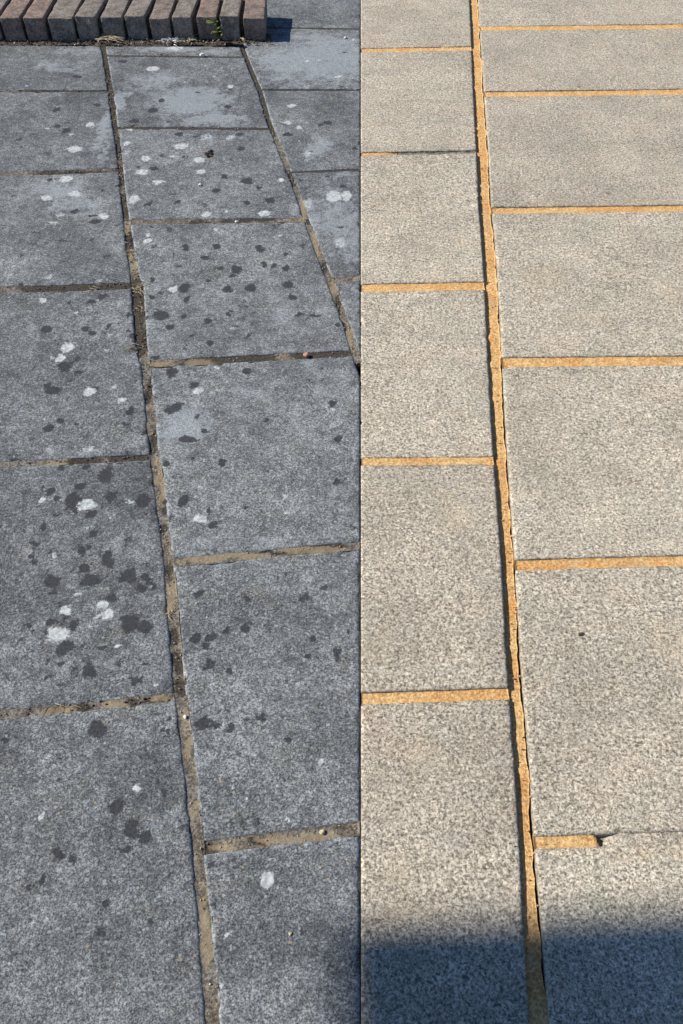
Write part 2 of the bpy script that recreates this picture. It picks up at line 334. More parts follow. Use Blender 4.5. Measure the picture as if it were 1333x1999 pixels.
SP_D += scatter(170, .5, .95, .0022, .011, (60, 330, 90, 1350)) + scatter(110, .5, .95, .002, .008, (260, 700, 240, 800)) + scatter(60, .45, .8, .002, .009, (60, 690, 1300, 1990)) + scatter(60, .5, .9, .002, .009, (0, 80, 0, 1990))
SP_D += scatter(40, .5, .9, .003, .012, (220, 700, 100, 330)) + scatter(60, .45, .9, .002, .009, (330, 700, 760, 1420)) + scatter(40, .6, .95, .003, .012, (70, 330, 900, 1400))
SP_W += scatter(60, .5, .9, .0015, .006, (60, 330, 100, 1400)) + scatter(50, .5, .85, .0015, .007, (240, 700, 100, 520)) + scatter(35, .5, .9, .0012, .004, (60, 700, 900, 1990))
SP_B = [q if q[1] > 1.75 else (q[0], q[1], q[2], q[3], .55) for q in spots(BLOOM, 1.)] + spots('375 195 70 30|420 232 60 9|640 115 90 40|560 120 50 30|622 287 24 16|203 250 9 44|233 198 14 20|360 830 50 40|330 96 60 6', 1.5)
SP_OD, SP_OY = spots(OLDDARK), spots(OLDYEL)
SP_CD, SP_CY = spots(CLEANDARK, .6), spots(CLEANYEL, .8)
def field(X, Y, S, soft=1.6, warp=.0075):
    wx = X + (fbm(X * 75, Y * 75, 3, 4) - .5) * warp * 2.4
    wy = Y + (fbm(X * 75, Y * 75, 8, 4) - .5) * warp * 2.4
    x0, x1, y0, y1 = X.min(), X.max(), Y.min(), Y.max()
    v = np.zeros_like(X)
    for (a, b, rx, ry, k) in S:
        if a + 2 * rx < x0 or a - 2 * rx > x1 or b + 2 * ry < y0 or b - 2 * ry > y1: continue
        d = np.sqrt(((wx - a) / rx) ** 2 + ((wy - b) / ry) ** 2)
        v = np.maximum(v, k * np.clip(1.5 - d / 1.0 * .95, 0, 1))
    return v

# ------------------------------------------------------------------ setting-out lines of the paving
class Line:
    """a joint running away from the camera: its left and right edge as X(Y)"""
    def __init__(s, pts, wobble=.0006, seed=0):
        P = []
        for (y, xl, xr) in pts:
            a = G(xl, y); b = G(xr, y); P.append((a[1], a[0], b[0]))
        P.sort()
        P = np.array(P)
        k0 = (P[2] - P[0]) / (P[2, 0] - P[0, 0]); k1 = (P[-1] - P[-3]) / (P[-1, 0] - P[-3, 0])
        a = P[0] - k0 * 4; b = P[-1] + k1 * 6
        w0 = P[0, 2] - P[0, 1]; w1 = P[-1, 2] - P[-1, 1]
        a[2] = a[1] + w0; b[2] = b[1] + w1
        s.P = np.vstack([a, P, b]); s.wob = wobble; s.seed = seed
    def L(s, Y): return np.interp(Y, s.P[:, 0], s.P[:, 1]) + s.wob * 2 * (fbm(np.asarray(Y) * 60, s.seed + .3, 5, 4) - .5) * 2
    def R(s, Y): return np.interp(Y, s.P[:, 0], s.P[:, 2]) + s.wob * 2 * (fbm(np.asarray(Y) * 60, s.seed + 9.7, 6, 4) - .5) * 2
class Shift:
    def __init__(s, base, dx): s.b, s.dx = base, dx
    def L(s, Y): return s.b.L(Y) + s.dx
    def R(s, Y): return s.b.R(Y) + s.dx
def cw(*r): return [(y, x - w_ / 2, x + w_ / 2) for (y, x, w_) in r]

LA = Line(cw((60, 197, 9), (90, 201, 9), (129, 208, 10), (188, 217, 10), (238, 223, 10), (288, 231, 10), (352, 238, 9), (396, 242, 11),
             (433, 247.6, 12), (486, 254, 17), (526, 261, 14), (563, 268, 24), (619, 272, 23), (665, 275, 23), (697, 279, 20), (712, 284, 15), (774, 290, 16),
             (836, 296, 17), (892, 302, 16), (945, 310, 18), (1048, 323, 17), (1095, 329, 17), (1157, 333.5, 19), (1250, 341, 20),
             (1328, 349, 21), (1390, 356, 20), (1467, 366, 20), (1529, 373, 21), (1599, 380, 21), (1648, 385, 21), (1698, 389, 21),
             (1772, 397, 23), (1861, 404, 25), (1999, 416, 27)), .0005, 1)
LB = Line(cw((60, 462, 8), (90, 472, 9), (139, 491, 9), (178, 508, 9), (238, 525, 10), (263, 536, 9), (312, 555, 9), (357, 573, 9), (424, 597, 10),
             (473, 615, 11), (520, 633, 11), (551, 646, 14), (597, 663, 12), (650, 682, 13), (681, 690, 13), (718, 702, 12), (780, 724, 13)), .0005, 2)
LC = Line([(55, 919, 937), (182, 924, 945.5), (296, 930, 954), (410, 935, 960), (440, 938, 964.5), (559, 946, 973), (706, 953, 981), (858, 961, 989.5),
           (974, 970, 997), (1097, 979, 1006), (1278, 988, 1017), (1365, 995, 1024), (1517, 1006, 1037), (1636, 1014, 1043), (1755, 1019, 1054),
           (1864, 1025, 1062), (1999, 1034, 1073)], .0005, 3)
class Seam:
    def L(s, Y): return np.interp(Y, [G(704, 2100)[1], G(704, 0)[1]], [G(704, 2100)[0], G(704, 0)[0]]) + 0 * np.asarray(Y) - .0012
    def R(s, Y): return s.L(Y) + .0016
SEAM = Seam()
def xslope(): return (G(704, 0)[0] - G(704, 2100)[0]) / (G(704, 0)[1] - G(704, 2100)[1])
class SeamX(Seam):
    def L(s, Y):
        y0 = G(704, 1000); return y0[0] + xslope() * (np.asarray(Y, float) - y0[1]) - .0012
SEAM = SeamX()
LZ = Shift(LA, -.49); LZ2 = Shift(LA, -.98); LZ3 = Shift(LA, -1.47); LZ4 = Shift(LA, -1.96); LZ5 = Shift(LA, -2.45)
LD = Shift(LC, .95); LE = Shift(LC, 1.55); LF_ = Shift(LC, 2.15); LG = Shift(LC, 2.75)

class T:
    """a cross joint: centre line Y(X) and width"""
    def __init__(s, x0, y0, x1, y1, w_):
        a = G(x0, y0); b = G(x1, y1); s.k = (b[1] - a[1]) / (b[0] - a[0]); s.a = a; s.dy = 0
        s.w = w_ / pxm((y0 + y1) / 2)[1]
        s.seed = rnd.random() * 50
    def c(s, X): return s.a[1] + s.k * (np.asarray(X, float) - s.a[0]) + s.dy
    def hi(s, X): return s.c(X) + s.w / 2 + 0.0008 * (fbm(np.asarray(X) * 60, s.seed, 5, 4) - .5) * 2
    def lo(s, X): return s.c(X) - s.w / 2 + 0.0008 * (fbm(np.asarray(X) * 60, s.seed + 7, 6, 4) - .5) * 2
    def shifted(s, dy, w_=None):
        t = T.__new__(T); t.__dict__.update(s.__dict__); t.dy = s.dy + dy; t.seed = rnd.random() * 50
        if w_: t.w = w_
        return t
def ladder(ts, n_up, n_down, step, w_=None):
    """cross joints from near to far, continued both ways"""
    ts = sorted(ts, key=lambda t: t.c(0))
    lo = [ts[0].shifted(-step * (k + 1)) for k in range(n_down)][::-1]
    hi = [ts[-1].shifted(step * (k + 1), w_) for k in range(n_up)]
    return lo + ts + hi
C0 = ladder([T(77, 177, 208, 177, 4.5), T(77, 337, 232, 331.5, 8), T(77, 563, 250, 557, 14), T(77, 903, 290, 892, 12), T(77, 1388, 333, 1362, 16)], 3, 4, .50)
C1 = ladder([T(220, 108, 470, 111, 4), T(231, 248, 523, 250.5, 5), T(255, 433, 600, 428, 8.5), T(292, 709, 678, 689, 13), T(336, 1098, 702, 1064, 15), T(396, 1656, 703, 1616, 25)], 3, 4, .50)
C2 = ladder([T(520, 53, 704, 56, 4), T(505, 175, 704, 175, 3.2), T(570, 335.5, 703, 329.6, 4), T(650, 547, 703, 541.6, 8)], 3, 0, .50)
D0 = ladder([T(705, 98, 918, 93.5, 7.5), T(705, 301, 928, 296, 7), T(705, 561, 945, 557, 15), T(705, 901, 962, 898, 15), T(705, 1363, 995, 1353.5, 23)], 4, 4, .52)
D1 = ladder([T(945, 183.5, 1333, 178.5, 10.5), T(960, 411, 1333, 406, 13), T(981, 706.5, 1333, 702.5, 18), T(1007, 1102, 1333, 1093, 20), T(1044, 1645, 1333, 1634, 24)], 4, 4, .52)

# ------------------------------------------------------------------ paving
ground = link('ground', grid_mesh('ground', np.array([[x, y, -.052] for x in (-400, 400) for y in (-400, 400)], float), 2, 2), M_GRASS)
ground['kind'] = 'structure'
bed = link('bedding_layer', grid_mesh('bedding_layer', np.array([[x, y, -.048] for x in (-3.4, 4.0) for y in (-2.2, 7.0)], float), 2, 2), M_GROUND)
bed['kind'] = 'structure'
old = empty('patio', (0, 0, 0), kind='structure', label='old grey slab paving with black and white lichen')
new = empty('cleaned_patio', (0, 0, 0), kind='structure', label='cleaned beige slab paving with fresh sandy joints')

FRAME_Y1 = G(666, -30)[1]; FRAME_Y0 = G(666, 2050)[1]
def seen(X0, X1, Y0, Y1):
    if Y1 < FRAME_Y0 - .02 or Y0 > FRAME_Y1 + .05: return False
    hw = (700 / F) * (H / math.sin(PITCH)) * 2.6
    lim = .33 + .46 * max(Y1, 0)
    return X1 > -lim and X0 < lim
def make_slab(XL, XR, yb, yt, parent, mat, clean):
    """XL/XR: side edges X(Y);  yb/yt: near and far edges Y(X)"""
    Ym = (yb(0.) + yt(0.)) / 2
    xa, xb = float(XL(Ym)), float(XR(Ym)); xm = (xa + xb) / 2
    Ya, Yb = float(yb(xm)), float(yt(xm))
    vis = seen(xa, xb, Ya, Yb)
    step = .0045 if vis else .07
    # never wider than the slab itself at its narrow end
    nu = max(6, int(max(xb - xa, .08) / step) + 1); nv = max(6, int((Yb - Ya) / step) + 1)
    S, Tt = np.meshgrid(np.linspace(0, 1, nu), np.linspace(0, 1, nv), indexing='ij')
    X = xa + (xb - xa) * S; Y = Ya + (Yb - Ya) * Tt
    for _ in range(6):
        y0, y1 = yb(X), yt(X); Y = y0 + (y1 - y0) * Tt
        x0, x1 = XL(Y), XR(Y); x1 = np.maximum(x1, x0 + .001); X = x0 + (x1 - x0) * S
    seed = rnd.randrange(999)
    # chips and rounding along the arrises
    dE = np.minimum(np.minimum(X - x0, x1 - X), np.minimum(Y - y0, y1 - Y))
    dE = np.maximum(dE, 0)
    chip = np.clip(fbm(X * 45, Y * 45, seed, 3) - .60, 0, 1) * (5 if clean else 9)
    tilt = (rnd.uniform(-1, 1) * .003, rnd.uniform(-1, 1) * .003)
    base = rnd.uniform(-.0009, .0007)
    mx, my = X.mean(), Y.mean()
    Z = base + (X - mx) * tilt[0] + (Y - my) * tilt[1]
    Z = Z + (fbm(X * 14, Y * 14, seed + 5) - .5) * .0016
    if vis:
        Z = Z + (fbm(X * 110, Y * 110, seed + 9, 2) - .5) * .0010
        rr = .0045 + .004 * chip
        Z = Z - np.clip(1 - dE / rr, 0, 1) ** 2 * ((.0006 if clean else .0014) + .0035 * np.clip(chip, 0, 1))
    A = np.zeros((nu, nv, 4)); A[..., 3] = 1
    if not clean:
        # algae film: how clean each slab has stayed
        fx = [(-.45, 1.35, .62), (-.42, .85, .50), (-.36, .5, .55), (-.55, 1.9, .78), (-.6, 2.5, .45), (-.05, 1.9, .55), (-.2, 2.5, .8), (-.1, 1.4, .85), (-.05, .95, 1.), (0, .6, .85), (.05, 1.8, .75), (-.05, .25, .80)]
        near_ = min(fx, key=lambda q: (q[0] - mx) ** 2 * 2.5 + (q[1] - my) ** 2)
        A[..., 3] = np.clip(near_[2] + rnd.uniform(-.08, .05) + (fbm(X * 6, Y * 6, 12, 3) - .5) * .9, 0, 1)
        if vis:
            A[..., 0] = field(X, Y, SP_D); A[..., 1] = field(X, Y, SP_W, warp=.0065)
            bl = field(X, Y, SP_B, warp=.02) * .9
            edge = np.clip(1 - dE / .009, 0, 1) * (.45 + .5 * fbm(X * 30, Y * 30, seed + 2))
            A[..., 2] = np.maximum(bl * .85, edge)
    elif vis:
        A[..., 0] = np.maximum(field(X, Y, SP_CD, warp=.01), np.clip(1 - dE / .008, 0, 1) * 1.15 * fbm(X * 35, Y * 35, seed + 4))
        A[..., 1] = field(X, Y, SP_CY, warp=.02)
    V = np.stack([X - mx, Y - my, Z], -1).reshape(-1, 3); A = A.reshape(-1, 4)
    # skirt
    idx = np.arange(nu * nv).reshape(nu, nv)
    ring = np.concatenate([idx[:, 0], idx[-1, 1:], idx[-2::-1, -1], idx[0, -2:0:-1]])
    R1 = V[ring].copy(); R1[:, 2] -= .003
    R2 = V[ring].copy(); R2[:, 2] = -.044
    n0 = len(V); m = len(ring)
    V = np.concatenate([V, R1, R2]); A = np.concatenate([A, A[ring], A[ring]])
    j = np.arange(m); jn = (j + 1) % m
    f1 = np.stack([ring[jn], ring[j], n0 + j, n0 + jn], -1)
    f2 = np.stack([n0 + jn, n0 + j, n0 + m + j, n0 + m + jn], -1)
    me = grid_mesh('paving_slab', V, nu, nv, np.concatenate([f1, f2]), A)
    return link('paving_slab', me, mat, parent, (mx, my, 0))

def column(LL, LR, joints, parent, mat, clean, ymin=-9, ymax=99):
    """every slab of one column, between the joint lines LL and LR"""
    xs = .5 * (float(LL.R(1.)) + float(LR.L(1.)))
    for a, b in zip(joints[:-1], joints[1:]):
        Ya, Yb = float(a.hi(xs)), float(b.lo(xs))
        if Yb < ymin or Ya > ymax: continue
        XR = LR.L
        if not clean: XR = (lambda f: lambda Y: np.minimum(f(Y), SEAM.L(Y)))(LR.L)
        if not clean and float(LL.R((Ya + Yb) / 2)) > float(SEAM.L((Ya + Yb) / 2)) - .02: continue
        yb = a.hi; yt = b.lo
        make_slab(LL.R, XR, yb, yt, parent, mat, clean)

def mortar(P0, P1, parent, mat, depth, sag=.0015, amp=.002, old_=True, gap=(0, 0), zfun=None, name='mortar_joint', seed=0):
    """P0(t), P1(t): the two edges of a joint as arrays of points; gap = bare slit left on each side"""
    n = len(P0); q = 9
    s = np.linspace(0, 1, q)[None, :]
    X = P0[:, :1] * (1 - s) + P1[:, :1] * s; Y = P0[:, 1:] * (1 - s) + P1[:, 1:] * s
    wd = np.hypot(P1[:, 0] - P0[:, 0], P1[:, 1] - P0[:, 1])[:, None]
    g0 = gap[0] / wd * np.clip(fbm(X[:, :1] * 30, Y[:, :1] * 30, 61 + seed, 3) * 3 - .7, 0, 1.4)
    g1 = gap[1] / wd * np.clip(fbm(X[:, :1] * 30, Y[:, :1] * 30, 71 + seed, 3) * 3 - .7, 0, 1.4)
    e0 = -.002 / wd if gap[0] == 0 else g0
    e1 = -.002 / wd if gap[1] == 0 else g1
    s2 = e0 * (1 - s) + (1 - e1) * s
    X = P0[:, :1] * (1 - s2) + P1[:, :1] * s2; Y = P0[:, 1:] * (1 - s2) + P1[:, 1:] * s2
    Z = -depth - sag * 4 * s * (1 - s) + (fbm(X * 70, Y * 70, 31 + seed, 4) - .5) * 2 * amp + (fbm(X * 9, Y * 9, 41 + seed, 2) - .5) * amp * 1.5
    A = np.zeros((n, q, 4)); A[..., 3] = 1
    if old_:
        A[..., 0] = field(X, Y, SP_OD, warp=.006); A[..., 1] = field(X, Y, SP_OY, warp=.006)
        Z = Z - A[..., 0] * .0022
    if zfun is not None: Z = Z + zfun(X, Y)
    mx, my = X.mean(), Y.mean()
    V = np.stack([X - mx, Y - my, Z], -1).reshape(-1, 3); A = A.reshape(-1, 4)
    idx = np.arange(n * q).reshape(n, q)
    ring = np.concatenate([idx[:, 0], idx[-1, 1:], idx[-2::-1, -1], idx[0, -2:0:-1]])
    R = V[ring].copy(); R[:, 2] = -.046
    n0 = len(V); m = len(ring); j = np.arange(m); jn = (j + 1) % m
    V = np.concatenate([V, R]); A = np.concatenate([A, A[ring]])
    ef = np.stack([ring[j], ring[jn], n0 + jn, n0 + j], -1)
    me = grid_mesh(name, V, n, q, ef, A)
    return link(name, me, mat, parent, (mx, my, 0))
def long_joint(L, y0, y1, parent, mat, step=.004, **k):
    Y = np.linspace(y0, y1, int((y1 - y0) / step) + 2)
    return mortar(np.stack([L.L(Y), Y], -1), np.stack([L.R(Y), Y], -1), parent, mat, **k)
def cross_joint(t, LL, LR, parent, mat, clip_seam=False, x0=None, x1=None, step=.004, narrow=1., **k):
    ym = float(t.c(0.)); a = float(LL.R(ym)) ; b = float(LR.L(ym))
    for _ in range(3):
        a = float(LL.R(float(t.c(a)))); b = float(LR.L(float(t.c(b))))
    if clip_seam: b = min(b, float(SEAM.L(ym)))
    if x0 is not None: a = x0
    if x1 is not None: b = x1
    if b - a < .01: return None
    X = np.linspace(a + .0003, b - .0003, int((b - a) / step) + 2)
    hi, lo = t.hi(X), t.lo(X); md = (hi + lo) / 2
    hi = md + (hi - md) * narrow; lo = md + (lo - md) * narrow
    return mortar(np.stack([X, hi], -1)[::-1], np.stack([X, lo], -1)[::-1], parent, mat, **k)

YB, YT = -2.0, 6.2
# wall stands at the far side of the old patio, ends near B
WALL_Y = G(300, 80)[1]; WALL_X1 = G(521, 80)[0]
wall_front = G(300, 88)[1]
def cap(ts, lim):    # last cross joint of a column replaced by the foot of the wall
    out = [t for t in ts if t.c(-.3) < lim - .03]
    e = T(77, 88, 530, 91, .5); out.append(e)
    return out
C0w, C1w = cap(C0, wall_front), cap(C1, wall_front)
column(LZ5, LZ4, C0w, old, M_DIRTY, False, YB); column(LZ4, LZ3, C1w, old, M_DIRTY, False, YB)
column(LZ3, LZ2, C0w, old, M_DIRTY, False, YB); column(LZ2, LZ, C1w, old, M_DIRTY, False, YB)
column(LZ, LA, C0w, old, M_DIRTY, False, YB)
column(LA, LB, C1w, old, M_DIRTY, False, YB)
# column right of B: tapers out against the seam
ycross = None
ys = np.linspace(.5, 2.5, 4000); dif = SEAM.L(ys) - LB.R(ys); ycross = float(ys[np.argmax(dif > .004)])
tip = T(650, 547, 703, 541.6, 8); tip.k = 0; tip.a = (0, ycross); tip.w = 0.0; tip.dy = 0
class Tip:
    w = 0; k = 0
    def c(s, X): return ycross + 0 * np.asarray(X, float)
    hi = c; lo = c
C2f = [Tip()] + [t for t in C2]
for a, b in zip(C2f[:-1], C2f[1:]):
    Ya = float(a.c(0)); 
    if Ya > YT: continue
    make_slab(LB.R, SEAM.L, a.hi, b.lo, old, M_DIRTY, False)
column(SEAM, LC, D0, new, M_CLEAN, True, YB, YT)
column(LC, LD, D1, new, M_CLEAN, True, YB, YT); column(LD, LE, D0, new, M_CLEAN, True, YB, YT)
column(LE, LF_, D1, new, M_CLEAN, True, YB, YT); column(LF_, LG, D0, new, M_CLEAN, True, YB, YT)

# joints of the old paving
wf = wall_front
for L, st in ((LA, .004), (LZ, .02), (LZ2, .02), (LZ3, .02), (LZ4, .02)):
    long_joint(L, YB, wf, old, M_OLD, st, depth=.0012, amp=.0008, sag=.0005, seed=1)
long_joint(LB, ycross - .03, wf + .0, old, M_OLD, depth=.0012, amp=.0008, sag=.0005, seed=2)
for t in C0w[:-1]:
    if t.c(0) > YB:
        cross_joint(t, LZ, LA, old, M_OLD, depth=.0012, amp=.0008, sag=.0005, seed=3)
        cross_joint(t, LZ3, LZ2, old, M_OLD, step=.02, depth=.0016, amp=.0016, seed=3)
        cross_joint(t, LZ5, LZ4, old, M_OLD, step=.02, depth=.0016, amp=.0016, seed=3)
for t in C1w[:-1]:
    if t.c(0) > YB:
        cross_joint(t, LA, LB, old, M_OLD, clip_seam=True, depth=.0012, amp=.0008, sag=.0005, seed=4)
        cross_joint(t, LZ2, LZ, old, M_OLD, step=.02, depth=.0016, amp=.0016, seed=4)
        cross_joint(t, LZ4, LZ3, old, M_OLD, step=.02, depth=.0016, amp=.0016, seed=4)
for t in C2:
    cross_joint(t, LB, SEAM, old, M_OLD, depth=.0012, amp=.0008, sag=.0004, seed=5)
# joints of the cleaned paving
long_joint(LC, YB, YT, new, M_NEW, depth=.0095, amp=.0009, sag=-.0010, old_=False, gap=(0, .0032), seed=6)
for L in (LD, LE, LF_): long_joint(L, YB, YT, new, M_NEW, .02, depth=.0075, amp=.0015, old_=False, seed=7)
vx0 = G(775, 299)[0]; D0s = sorted(D0, key=lambda t: abs(t.c(.1) - G(800, 299)[1]))[0]
ex = G(1171, 1640)[0]; ex2 = G(1216, 1640)[0]; D1s = sorted(D1, key=lambda t: abs(t.c(.3) - G(1171, 1640)[1]))[0]
for t in D0:
    if t is D0s:
        cross_joint(t, SEAM, LC, new, M_NEW, x1=vx0, depth=.0024, amp=.0015, old_=False, seed=8,
                    zfun=lambda X, Y: -.006 * np.clip((X - vx0 + .03) / .03, 0, 1) * fbm(X * 200, Y * 200, 3))
        cross_joint(t, SEAM, LC, new, M_VOIDJ, x0=vx0, depth=.0040, amp=.002, old_=False, seed=8, name='bare_joint')
    elif YB < t.c(0) < YT:
        cross_joint(t, SEAM, LC, new, M_NEW, depth=.0024, amp=.0013, old_=False, seed=9)
    if YB < t.c(0) < YT:
        cross_joint(t, LD, LE, new, M_NEW, step=.02, depth=.0026, amp=.0013, old_=False, seed=9)
        cross_joint(t, LF_, LG, new, M_NEW, step=.02, depth=.0026, amp=.0013, old_=False, seed=9)
for t in D1:
    if t is D1s:
        cross_joint(t, LC, LD, new, M_NEW, x1=ex, depth=.0020, amp=.0014, sag=.0004, old_=False, seed=10,
                    zfun=lambda X, Y: -.02 * np.clip((X - ex + .007 * fbm(X * 0 + 2, Y * 260, 3)) / .006, 0, 1))
        cross_joint(t, LC, LD, new, M_CLEAN, x0=ex, depth=.0022, amp=.0008, sag=.0, old_=False, seed=11, name='bare_joint',
                    zfun=lambda X, Y: -.013 * np.clip(1 - (X - ex) / (ex2 - ex) + .5 * (fbm(X * 120, Y * 120, 5) - .5), 0, 1) ** 1.2 + .0016 * (fbm(X * 160, Y * 160, 8) - .5))
    elif YB < t.c(0) < YT:
        cross_joint(t, LC, LD, new, M_NEW, depth=.0024, amp=.0013, old_=False, gap=(.0008, 0), seed=12)
    if YB < t.c(0) < YT:
        cross_joint(t, LE, LF_, new, M_NEW, step=.02, depth=.0026, amp=.0013, old_=False, seed=12)

# ------------------------------------------------------------------ brick wall at the far edge
wall = empty('brick_edging', (WALL_X1, WALL_Y, 0)); tag(wall, 'raised edging of weathered bricks with open dark joints behind the grey slabs', 'brick edging')
edges_px = [99.6, 154, 201, 249, 295, 340, 384, 429, 473, 521]
edges = [G(x, 80)[0] for x in edges_px]
pitch = (edges[-1] - edges[0]) / (len(edges) - 1)
while edges[0] > -3.1: edges.insert(0, edges[0] - pitch * rnd.uniform(.97, 1.03))
def box_round(sx, sy, sz, seed, n=(7, 4, 14), amp=.0032):
    import bmesh
    bm = bmesh.new(); r = random.Random(seed)
    bmesh.ops.create_cube(bm, size=1)
    bmesh.ops.scale(bm, vec=(sx, sy, sz), verts=bm.verts)
    bmesh.ops.bevel(bm, geom=list(bm.edges), offset=.0026, segments=2, affect='EDGES', profile=.6)
    bmesh.ops.subdivide_edges(bm, edges=[e for e in bm.edges if e.calc_length() > .03], cuts=5, use_grid_fill=True)
    for v in bm.verts:
        a = float(fbm(v.co.x * 50 + seed, v.co.z * 50 + v.co.y * 31, seed, 3)) - .5
        v.co += v.co.normalized() * a * amp * 2
        v.co.y += a * amp * 2.5
    bm.normal_update()
    me = bpy.data.meshes.new('brick'); bm.to_mesh(me); bm.free()
    for p in me.polygons: p.use_smooth = True
    return me
bricks = [box_round(1., .10, .215, k) if False else box_round(pitch - .014, .215, .078, k) for k in range(6)]
for i, (a, b) in enumerate(zip(edges[:-1], edges[1:])):
    o = link('brick', bricks[rnd.randrange(6)], M_BRICK, wall,
             ((a + b) / 2 - WALL_X1,   .1075 + rnd.uniform(-.003, .004), .039 - .003 + rnd.uniform(-.002, .002)))
    o.scale.x = (b - a - .014) / (pitch - .014)
    o.rotation_euler = (rnd.uniform(-.03, .03), rnd.uniform(-.02, .02), rnd.uniform(-.035, .035) + (math.pi if rnd.random() < .5 else 0))
# recessed mortar between and behind the bricks
W = WALL_X1 - edges[0]
me = box_round(W, .17, .060, 77); me.name = 'wall_mortar'
link('wall_mortar', me, M_SOIL, wall, (-W / 2 - .014, .108, .032))

# dirt and litter lying along the foot of the wall
def heap(name, x0, x1, yf, yb_, hgt, mat, seed):
    n, q = int((x1 - x0) / .005) + 2, 9
    X, S = np.meshgrid(np.linspace(x0, x1, n), np.linspace(0, 1, q), indexing='ij')
    f = yf + (fbm(X * 22, 0 * X, seed, 4) - .5) * .030
    Y = f + (yb_ - f) * S
    Z = hgt * S * (.5 + fbm(X * 40, Y * 40, seed + 1, 3)) - .0035 * (1 - S) + (fbm(X * 130, Y * 130, seed + 2, 2) - .5) * .004
    V = np.stack([X, Y, Z], -1).reshape(-1, 3)
    return link(name, grid_mesh(name, V, n, q), mat)
o = heap('soil', -3.0, G(528, 90)[0], wf + .004, WALL_Y + .03, .012, M_SOIL, 5); o['kind'] = 'stuff'
o['label'] = 'dark soil and litter along the foot of the brick wall'; o['category'] = 'soil'

# ------------------------------------------------------------------ small things lying on the paving
def blob(name, mat, x, y, r, flat=.5, seed=1, label='', cat='pebble', z=0, ell=1., group=None):
    import bmesh
    X, Y = G(x, y); bm = bmesh.new(); bmesh.ops.create_icosphere(bm, subdivisions=3, radius=1)
    rr = random.Random(seed); ph = [(Vector((rr.gauss(0, 1), rr.gauss(0, 1), rr.gauss(0, 1))).normalized(), rr.uniform(.55, .9)) for _ in range(9)]
    for v in bm.verts:
        c = v.co.copy()
        for nrm, d in ph:
            k = c.dot(nrm)
            if k > d: c -= nrm * (k - d)
        v.co = Vector((c.x * r * ell, c.y * r, c.z * r * flat))
    lo = min(v.co.z for v in bm.verts)
    for v in bm.verts: v.co.z -= lo
    me = bpy.data.meshes.new(name); bm.to_mesh(me); bm.free()
    o = link(name, me, mat, None, (X, Y, z + .0002)); o.rotation_euler.z = rr.uniform(0, 6)
    return tag(o, label, cat, group)
blob('pebble', M_PEB, 391, 362, .0055, .6, 2, 'small bright white pebble on the dark slab just below the dead leaf litter')
blob('pebble', M_PEB, 395, 110, .010, .5, 3, 'white stone chip lying on the thin joint just in front of the brick wall')
blob('pebble', M_PEB, 462, 434, .005, .6, 4, 'tiny pale pebble stuck in the joint below the dead leaf litter')
blob('brick_chip', M_CHIP, 598, 694, .0068, .55, 5, 'orange-pink brick chip in the dark mossy cross joint', 'brick chip', ell=1.3, z=-.001)
blob('pebble', M_STRAW, 629, 1625, .0045, .6, 6, 'cream pebble in the wide lowest cross joint near the cleaned slabs', z=-.002)
blob('pebble', M_PEB, 361, 1400, .0032, .7, 8, 'small round white pebble in the long joint beside a big black lichen spot', z=-.001)
blob('pebble', M_PEB, 674, 75, .006, .5, 9, 'white chip on the pale slab right of the wall end')
blob('pebble', M_STRAW, 566, 1823, .0026, .6, 11, 'tan pebble low on the bottom grey slab near the cleaned slabs')
blob('stone_chip', M_DEAD, 1134, 1238, .0026, .3, 14, 'dark elongated stone chip on the lower right beige slab', 'stone chip', ell=2.4)
for k, (x, y, r) in enumerate([(1176, 1640, .0045), (1201, 1638, .0042), (1186, 1645, .003)]):
    pass
# crumbs in the joints: loose grit, uncountable
import bmesh
def grit(name, n, sampler, mat, rmin, rmax, label, seed):
    r = random.Random(seed); vs = []; fs = []
    T4 = [Vector((1, 1, 1)), Vector((1, -1, -1)), Vector((-1, 1, -1)), Vector((-1, -1, 1)), Vector((.9, 0, .3)), Vector((-.3, .9, .2))]
    for _ in range(n):
        X, Y, z = sampler(r); s = r.uniform(rmin, rmax); b = len(vs)
        an = r.uniform(0, 6.3); ca, sa = math.cos(an), math.sin(an)
        P = [Vector((math.cos(q * math.pi / 2.5 + an) * s * r.uniform(.7, 1.2), math.sin(q * math.pi / 2.5 + an) * s * r.uniform(.7, 1.2), 0)) for q in range(5)]
        for p in P: vs.append((X + p.x, Y + p.y, z - .001))
        for p in P: vs.append((X + p.x * .6, Y + p.y * .6, z + s * .7 * r.uniform(.7, 1.2)))
        for q in range(5):
            q2 = (q + 1) % 5; fs.append((b + q, b + q2, b + 5 + q2, b + 5 + q))
        fs.append(tuple(b + 5 + q for q in range(5)))
    me = bpy.data.meshes.new(name); me.from_pydata(vs, [], fs); me.update()
    o = link(name, me, mat); o['kind'] = 'stuff'; o['label'] = label; o['category'] = 'grit'
    return o
def in_long(L, y0, y1, z):
    def f(r):
        Y = r.uniform(y0, y1); a, b = float(L.L(Y)), float(L.R(Y)); return (r.uniform(a, b), Y, z + r.uniform(-.001, .001))
    return f
def in_cross(ts, LL, LR, z):
    def f(r):
        t = r.choice(ts); a, b = float(LL.R(float(t.c(0)))), float(LR.L(float(t.c(0))))
        X = r.uniform(a, min(b, a + .7)); return (X, r.uniform(float(t.lo(X)), float(t.hi(X))), z)
    return f
def spill(r):
    Y = r.uniform(.15, 3.0); s_ = r.choice((-1, 1)); e = float(LC.L(Y)) if s_ < 0 else float(LC.R(Y))
    return (e + s_ * abs(r.gauss(0, .012)), Y, .0008)
